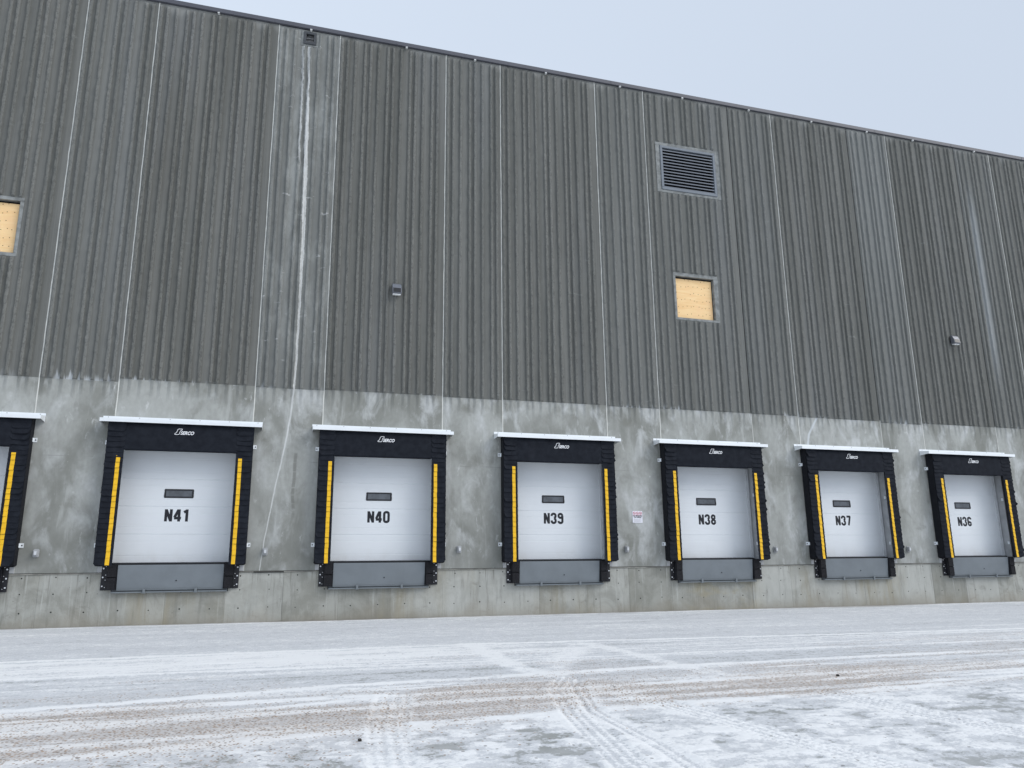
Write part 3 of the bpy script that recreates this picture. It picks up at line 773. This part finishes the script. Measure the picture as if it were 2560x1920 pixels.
def dock_bumper(k, s):
    c = k*M+HALF
    side = 'left' if s < 0 else 'right'
    r = tag(empty('dock_bumper', (c+s*1.02, 0, .70)), 'black laminated rubber bumper on the %s of the leveler below door %s' % (side, NUM[k]), 'dock bumper', 'rubber dock bumpers beside the levelers')
    if k == -1: r['label'] = 'black rubber bumper cut off by the left edge of the photo'
    f = lambda a, b: sorted((s*a, s*b))
    mb = MB(); a, b = f(.0, .295); mb.box(a, b, -.016, -.005, .0, .50)
    a, b = f(.18, .190); mb.box(a, b, -.10, -.016, .0, .50); a, b = f(.004, .014); mb.box(a, b, -.10, -.016, .0, .50)
    mb.build('bracket', BLK, r, bevel=.002)
    for z0, z1 in ((.003, .243), (.257, .497)):
        mb = MB(); a, b = f(.016, .178)
        n = 9
        for i in range(n):
            xa = a+(b-a)*i/n; xb = a+(b-a)*(i+1)/n-.0025
            mb.box(xa, xb, -.128-random.uniform(0, .004), -.016, z0+random.uniform(0, .003), z1-random.uniform(0, .003))
        mb.build('rubber_block', RUB, r)
    for z in (.43, .255, .08):
        mb = MB(); mb.cyl((s*.262, z), .0155, -.030, -.016, 10, dome=.006); mb.build('anchor_bolt', BOLT, r)
    for z in (.47, .30, .20, .055):
        mb = MB(); mb.cyl((s*.215, z), .008, -.024, -.016, 8); mb.build('rod_nut', BOLT, r)

for k in range(-1, 6):
    dock_door(k)
    dock_seal(k); dock_canopy(k); dock_leveler(k)
    for s in (-1, 1):
        if k == -1 and s < 0: continue
        dock_bumper(k, s)

# ---- small things on the wall
def wall_light(x, z, lab):
    r = tag(empty('wall_light', (x, 0, z)), lab, 'wall light', 'dark wall lights high on the ribbed wall')
    mb = MB(); mb.box(-.10, .10, -.05, -.02, .04, .27); mb.build('back_box', BLK, r, bevel=.006)
    mb = MB(); prof = [(-.05,.02),(-.17,.0),(-.20,.03),(-.175,.16),(-.13,.245),(-.08,.285),(-.05,.29)]
    mb.prism(prof[::-1], -.110, .110); mb.build('housing', LAMPB, r, bevel=.006, seg=2)
    mb = MB(); mb.add([(-.092,-.203,.035),(.092,-.203,.035),(.092,-.184,.145),(-.092,-.184,.145)], [(0,1,2,3)]); mb.build('dark_glass', DLENS, r)
    mb = MB(); mb.prism([(-.06,.022),(-.165,.004),(-.16,-.022),(-.08,-.02)], -.095, .095); mb.build('lens', LENS, r, bevel=.004)
wall_light(5.86, 7.50, 'dark wall light on the ribbed wall above door N40')
wall_light(22.93, 7.53, 'dark wall light on the ribbed wall above door N36')

def outlet_box(x, z, lab):
    r = tag(empty('outlet_box', (x, 0, z-.08)), lab, 'outlet box', 'small grey outlet boxes beside the dock doors')
    mb = MB(); mb.box(-.055, .055, -.045, 0, 0, .16); mb.build('box_body', GREYBOX, r, bevel=.014, seg=2)
    mb = MB(); mb.box(-.042, .042, -.095, -.045, .03, .145); cv = mb.build('cover', GREYBOX, r, bevel=.014, seg=2)
    mb = MB(); mb.box(-.02, .02, -.098, -.094, .045, .115); mb.build('cover_window', PALEBOX, cv, bevel=.001)
for x, z, lab in ((-1.15,1.44,'small grey outlet box on bare concrete left of door N41'), (3.19,1.45,'small grey outlet box beside the foot of the pale curved stain'),
                  (7.46,1.48,'small grey outlet box between doors N40 and N39'), (11.70,1.47,'small grey outlet box below the white warning sign'),
                  (15.97,1.44,'small grey outlet box between doors N38 and N37'), (20.28,1.43,'small grey outlet box between doors N37 and N36')):
    outlet_box(x, z, lab)

sg = tag(empty('warning_sign', (11.90, -.012, 2.11)), 'small white no smoking sign with three red prohibition circles', 'sign')
mb = MB(); mb.box(0, .27, -.002, .012, 0, .29); mb.build('sign_plate', SIGNW, sg)
mb = MB()
for i in range(3):
    cx, cz, r = .05+.085*i, .235, .032
    strokes(mb, [arc(cx, cz, r, r, 0, 360, 18)], 0, 0, 1, 1, .009, -.004, -.002)
    strokes(mb, [[(cx-.7*r, cz+.7*r), (cx+.7*r, cz-.7*r)]], 0, 0, 1, 1, .008, -.0045, -.002)
mb.box(.008, .262, -.0035, -.002, .186, .190)
mb.build('red_marks', REDP, sg)
mb = MB()
for i in range(3): mb.box(.03+.085*i, .07+.085*i, -.0032, -.002, .231, .239)
mb.build('pictograms', INK, sg)
mb = MB()
for body, zz, sz in (('NO SMOKING', .155, .046), ('OR VAPING', .118, .046)):
    V, F = text_mesh(body, sz, .86, 0, .0012); mb.add([(p[0]+.135, p[1]-.003, p[2]+zz) for p in V], F)
for i in range(5): mb.box(.03, .24-.03*(i % 2), -.0028, -.002, .09-.016*i, .0925-.016*i)
mb.build('sign_lettering', INK, sg)

# ------------------------------------------------------------------ ground
def seq(*segs):
    out = []
    for a, b, st in segs: out += list(np.arange(a, b-1e-6, st))
    out.append(segs[-1][1]); return np.array(out)
gx = np.concatenate([[-400,-200,-100,-60,-35,-22,-14], seq((-9,0,.09),(0,12,.026),(12,28,.055),(28,40,.2)), [50,70,110,200,400]])
gy = np.concatenate([[-400,-200,-100,-60,-40,-30,-22,-18], seq((-15.5,-13.6,.06),(-13.6,-9,.019),(-9,-5,.03),(-5,.0,.05)), [.3,1,60,400]])
X, Y = np.meshgrid(gx, gy)
T = -Y
N1 = fbm(X*.22+3, Y*2.4, 1, 5); N2 = fbm(X*1.6, Y*4.2, 2, 4); N3 = fbm(X*5, Y*6, 3, 4); N4 = fbm(X*.6+40, Y*1.1, 4, 5)
Ysh = Y+.10*(fbm(X*.35, Y*0+1., 8, 3)-.5)
def line(pts, w, amp, brk=.5):
    px = [p[0] for p in pts]; py = [p[1] for p in pts]
    yl = np.interp(X, px, py)
    jig = .10*(fbm(X*1.7, Y*1.2, 61, 4)-.5)+.05*(fbm(X*7, Y*6, 62, 3)-.5)
    m = np.exp(-((Ysh+jig-yl)/(w*(.6+.9*N4)))**2)
    return amp*m*(.55+.9*N3)*np.clip(brk+1.6*(fbm(X*.9, Y*3, int(abs(py[0])*10), 3)-.35), 0, 1.2)
s = np.where(T < 5.2, .50+.30*(N1-.5)+.22*(N2-.5), .50+.55*(N1-.5)+.25*(N2-.5))
s = s+.45*(fbm(X*.16+5, Y*10, 51, 3)-.5)*sst(5.0, 5.6, T)*sst(11, 9, T)
s = s+.20*sst(5.2, 5.5, T)*sst(7.6, 6.6, T)*sst(9, 4, X)*(.4+1.2*N2)
s = s-.06*sst(7.2, 7.8, T)*sst(8.6, 8.2, T)
L1 = [(-9,-5.2),(0,-5.23),(6.4,-5.15),(9.1,-5.4),(12,-5.69),(17.1,-5.95),(30,-6.3)]
L2 = [(-9,-6.7),(.3,-6.8),(4.9,-7.05),(10.1,-7.2),(15.4,-7.4),(30,-7.7)]
L2b = [(-9,-6.1),(2,-6.15),(6,-6.3),(9,-6.5),(14,-6.75),(30,-7.)]
L3 = [(-9,-9.3),(.9,-8.94),(2.5,-8.74),(4.2,-8.49),(6.2,-8.3),(14.3,-8.34),(30,-8.4)]
L3b = [(-9,-10.4),(1.2,-9.97),(2.6,-9.71),(4.1,-9.39),(6,-9.2),(30,-9.)]
L4 = [(-9,-12),(7,-10.4),(9.06,-9.89),(10.5,-9.65),(13,-9.4),(30,-8.8)]
L5 = [(-9,-12),(1.5,-11.07),(3.2,-10.84),(5.5,-10.6),(7.2,-10.53),(9.1,-10.5),(11.9,-10.33),(30,-9.9)]
s = s+line(L1,.06,.75,.8)+line(L2,.06,.45)+line(L2b,.05,.3)+line(L3,.09,.55,.75)+line(L5,.13,.6,.75)
s = s+line([(x, y-.28) for x, y in L1],.08,.3)+line([(x, y-.9) for x, y in L3],.10,.2)*(X > 6)
s = s+line(L3b,.07,.35)*sst(6.5, 5, X)+line(L4,.07,.45)*sst(7.5, 8.6, X)
s = s+line([(x, y+.35) for x, y in L5],.10,.3)*sst(5, 2, X)+line([(x, y-.45) for x, y in L5],.1,.35)*sst(6, 3, X)
s = s+.35*np.exp(-((T-.28-.12*(N4-.5))/.06)**2)*(fbm(X*.8, Y*0+4., 40, 3) > .47)+.12*np.exp(-((T-.8)/.25)**2)*N2
# patchy melt in the foreground
y5 = np.interp(X, [p[0] for p in L5], [p[1] for p in L5])
fore = sst(.1, -.5, Y-y5)
patch = sst(.44, .62, fbm(X*1.1+9, Y*1.3, 12, 5))
rip = sst(.40, .62, fbm(X*5.5+Y*.5, Y*7, 13, 4))
foreS = .24+.20*patch+.30*rip+.50*(fbm(X*12+Y*1.5, Y*14, 14, 3)-.5)+.15*(N4-.5)+.30*sst(.60, .66, fbm(X*2.4+9, Y*3, 15, 4))-.25*sst(.60, .68, fbm(X*2.1+3, Y*2.6, 16, 4))
s = s*(1-fore)+(np.maximum(s*.62, 0)*.25+foreS)*fore
# tyre marks
def poly(pts):
    P = np.array(pts, float); best = np.full(X.shape, 1e9); side = np.zeros(X.shape); along = np.zeros(X.shape); acc = 0
    for (ax, ay), (bx, by) in zip(P[:-1], P[1:]):
        L = math.hypot(bx-ax, by-ay); ux, uy = (bx-ax)/L, (by-ay)/L
        t = np.clip((X-ax)*ux+(Y-ay)*uy, 0, L); dx = X-ax-t*ux; dy = Y-ay-t*uy
        d = np.hypot(dx, dy); m = d < best
        side = np.where(m, dx*uy-dy*ux, side); along = np.where(m, acc+t, along); best = np.where(m, d, best); acc += L
    return best, side, along
relief = np.zeros(X.shape)
def smear(pts, w, lvl, amt):
    global s
    d, _, _ = poly(pts); m = sst(w, w*.3, d+.22*(N3-.5)+.10*(N2-.5))*(.55+.75*N3)
    s = s*(1-m*amt)+lvl*m*amt
def tread(pts, w, nrib=4, pitch=.075, base=.55, amp=.5, amt=.9):
    global s, relief
    d, sd, al = poly(pts); m = sst(w, w*.82, d)
    ribs_ = .5+.5*np.cos((sd/w)*math.pi*nrib)
    lug = .5+.5*np.sin(2*math.pi*(al/pitch+.35*np.sign(sd)*np.abs(sd)/w))
    val = base+1.35*amp*(ribs_*.55+lug*.45-.5)+.15*(N3-.5)
    s = s*(1-m*amt)+val*m*amt
    edge = np.exp(-((d-w)/(.035))**2)
    s = s+.25*edge*(N2 > .35)*sst(0, .3, al)
    relief = relief-.006*m*(1-ribs_*lug)
smear([(8.3,-5.75),(8.42,-7.2),(8.46,-8.15),(8.61,-9.03)], .22, .84, .72)
smear([(6.42,-5.15),(6.37,-7.66),(6.62,-8.55)], .24, .90, .78)
smear([(8.12,-5.75),(7.3,-7.1),(6.68,-8.38)], .30, .84, .62)
tread([(6.72,-8.8),(6.38,-9.46),(6.06,-10.75),(5.8,-12.33),(5.5,-14.5)], .16, 4, .08, .60, .45)
tread([(6.75,-9.11),(7.11,-10.52),(7.33,-12.1),(7.54,-13.09),(7.8,-14.8)], .17, 4, .07, .66, .42)
tread([(6.68,-9.09),(6.27,-10.6),(6.23,-12.05),(6.17,-12.66),(6.1,-14.6)], .12, 3, .06, .62, .45)
tread([(9.02,-10.49),(9.16,-11.66),(9.32,-12.5),(9.6,-14.5)], .20, 5, .07, .60, .42)
tread([(4.60,-9.2),(4.33,-10.58),(4.17,-12.0),(4.05,-14.)], .19, 4, .13, .74, .30, .8)
smear([(4.60,-9.2),(4.33,-10.58),(4.17,-12.0),(4.05,-14.)], .30, .68, .35)
# grit
y3 = np.interp(X, [p[0] for p in L3], [p[1] for p in L3])
band = sst(.15, -.45, Y-y3+.3*(N4-.5))*sst(-.35, .25, Y-y5+.4*(N2-.5))
grit = band*(.30+.85*sst(.36, .62, fbm(X*.5, Y*1.6, 22, 4)))*(.55+.45*sst(16, 6, X))
grit = grit+.28*sst(5.6, 7.4, T)*sst(9.2, 8.2, T)*sst(.45, .65, fbm(X*.4, Y*2, 24, 4))
grit = grit+.30*sst(.55, -.1, Y-y5)*sst(-1.4, -.2, Y-y5)*sst(7, 3, X)
grit = np.clip(grit-1.1*np.clip(s-.62, 0, .5), 0, 1)
s = s-.06*band+.36*band*(sst(.52, .68, fbm(X*.2+Y*.3+2, Y*5, 71, 4)))*(.5+N3)
grit = np.clip(grit-.5*band*sst(.52, .68, fbm(X*.2+Y*.3+2, Y*5, 71, 4)), 0, 1)
mud = sst(.35, .05, T+.25*(fbm(X*.6, Y*0+2., 30, 4)-.5))*sst(.42, .62, fbm(X*.45+7, Y*2, 31, 4))*.9+sst(.16, .0, T)*.75
wetp = np.exp(-((X-4.6)/1.3)**2-((T-.10)/.11)**2)+np.exp(-((X-18.6)/1.5)**2-((T-.25)/.2)**2)
mud = np.clip(mud*.8+.8*wetp, 0, 1)
s = np.clip(s, 0, 1.1)
Zg = -.0026*np.clip(X, -10, 40)+.02*np.clip(Y, -60, 0)
Zg = Zg+.016*s*(T > -.1)+relief*1.6+.010*(N3-.5)
Zg = np.where(Y > .2, -.3, Zg)
grid = grid_mesh('ground', X, Y, Zg, np.ones((X.shape[0]-1, X.shape[1]-1), bool), GROUND, {'snow': s, 'grit': grit, 'mud': mud}, None, smooth=True)
tag(grid, 'truck court covered with thin packed snow, brown grit and tyre tracks', 'ground', kind='structure')

# a few frozen clods lying on the snow
def clod(x, y, r, lab, sd):
    R = random.Random(sd); bm = bmesh.new(); bmesh.ops.create_icosphere(bm, subdivisions=2, radius=r)
    for v in bm.verts: v.co *= R.uniform(.75, 1.15); v.co.z *= .7
    me = bpy.data.meshes.new('dirt_clod'); bm.to_mesh(me); bm.free(); me.materials.append(DIRT)
    o = bpy.data.objects.new('dirt_clod', me); COL.objects.link(o); o.location = (x, y, -.0026*x+.02*y+.012+r*.35)
    tag(o, lab, 'dirt clod', 'frozen clods on the snow')
clod(9.83, -9.63, .022, 'dark frozen clod on the brown grit band below door N37', 1)
clod(4.03, -11.15, .018, 'dark frozen clod on the wide tyre track in the left foreground', 2)

# ------------------------------------------------------------------ sky and light
w = bpy.data.worlds.new('World'); sc.world = w; w.use_nodes = True
nt = w.node_tree; N, L = nt.nodes, nt.links; N.clear()
EL, RO = math.radians(42), math.radians(150)
sky = N.new('ShaderNodeTexSky'); sky.sky_type = 'NISHITA'; sky.sun_disc = False
sky.sun_elevation = EL; sky.sun_rotation = RO; sky.air_density = 1; sky.dust_density = 6
hs = N.new('ShaderNodeHueSaturation'); hs.inputs['Saturation'].default_value = .5; L.new(sky.outputs[0], hs.inputs['Color'])
tc = N.new('ShaderNodeTexCoord'); sp = N.new('ShaderNodeVectorMath'); sp.operation = 'DOT_PRODUCT'
L.new(tc.outputs['Generated'], sp.inputs[0]); sp.inputs[1].default_value = (-.80, .05, -.25)
mr = N.new('ShaderNodeMapRange'); L.new(sp.outputs['Value'], mr.inputs[0]); mr.inputs[1].default_value = -.85; mr.inputs[2].default_value = .35
nz = N.new('ShaderNodeTexNoise'); L.new(tc.outputs['Generated'], nz.inputs['Vector']); nz.inputs['Scale'].default_value = 2.2; nz.inputs['Detail'].default_value = 3
ad = N.new('ShaderNodeMath'); ad.operation = 'MULTIPLY_ADD'; L.new(nz.outputs['Fac'], ad.inputs[0]); ad.inputs[1].default_value = .25; L.new(mr.outputs[0], ad.inputs[2])
mx = N.new('ShaderNodeMix'); mx.data_type = 'RGBA'; L.new(ad.outputs[0], mx.inputs[0])
mx.inputs[6].default_value = (5.3, 6.05, 7.2, 1); mx.inputs[7].default_value = (6.6, 7.5, 8.8, 1)
m2 = N.new('ShaderNodeMix'); m2.data_type = 'RGBA'; m2.inputs[0].default_value = .9
L.new(hs.outputs[0], m2.inputs[6]); L.new(mx.outputs[2], m2.inputs[7])
bg = N.new('ShaderNodeBackground'); bg.inputs['Strength'].default_value = .1; L.new(m2.outputs[2], bg.inputs['Color'])
ou = N.new('ShaderNodeOutputWorld'); L.new(bg.outputs[0], ou.inputs['Surface'])
sl = bpy.data.lights.new('sun', 'SUN'); sl.energy = 1.35; sl.angle = math.radians(35); sl.color = (1, .97, .93)
so = bpy.data.objects.new('sun', sl); COL.objects.link(so)
sd = Vector((.78, -.55, .75)).normalized()
so.rotation_euler = sd.to_track_quat('Z', 'Y').to_euler(); so.location = (10, -20, 20)

# ------------------------------------------------------------------ camera
cam = bpy.data.cameras.new('camera'); co = bpy.data.objects.new('camera', cam); COL.objects.link(co)
r_ = Vector((0.95571512, -0.2941264, -0.00991272)); u_ = Vector((-0.05738303, -0.21928174, 0.97397264)); f_ = Vector((0.28864475, 0.93027156, 0.22644874))
mt = Matrix((( r_.x, u_.x, -f_.x, 3.24745), (r_.y, u_.y, -f_.y, -17.85277), (r_.z, u_.z, -f_.z, 1.13378), (0, 0, 0, 1)))
co.matrix_world = mt
cam.sensor_width = 36; cam.lens = 36*1937.2426/2560; cam.clip_start = .05; cam.clip_end = 2000
sc.camera = co
sc.render.resolution_x = 1024; sc.render.resolution_y = 768
sc.view_settings.view_transform = 'Standard'; sc.view_settings.look = 'None'; sc.view_settings.exposure = .21; sc.view_settings.gamma = 1
sc.view_settings.use_curve_mapping = False
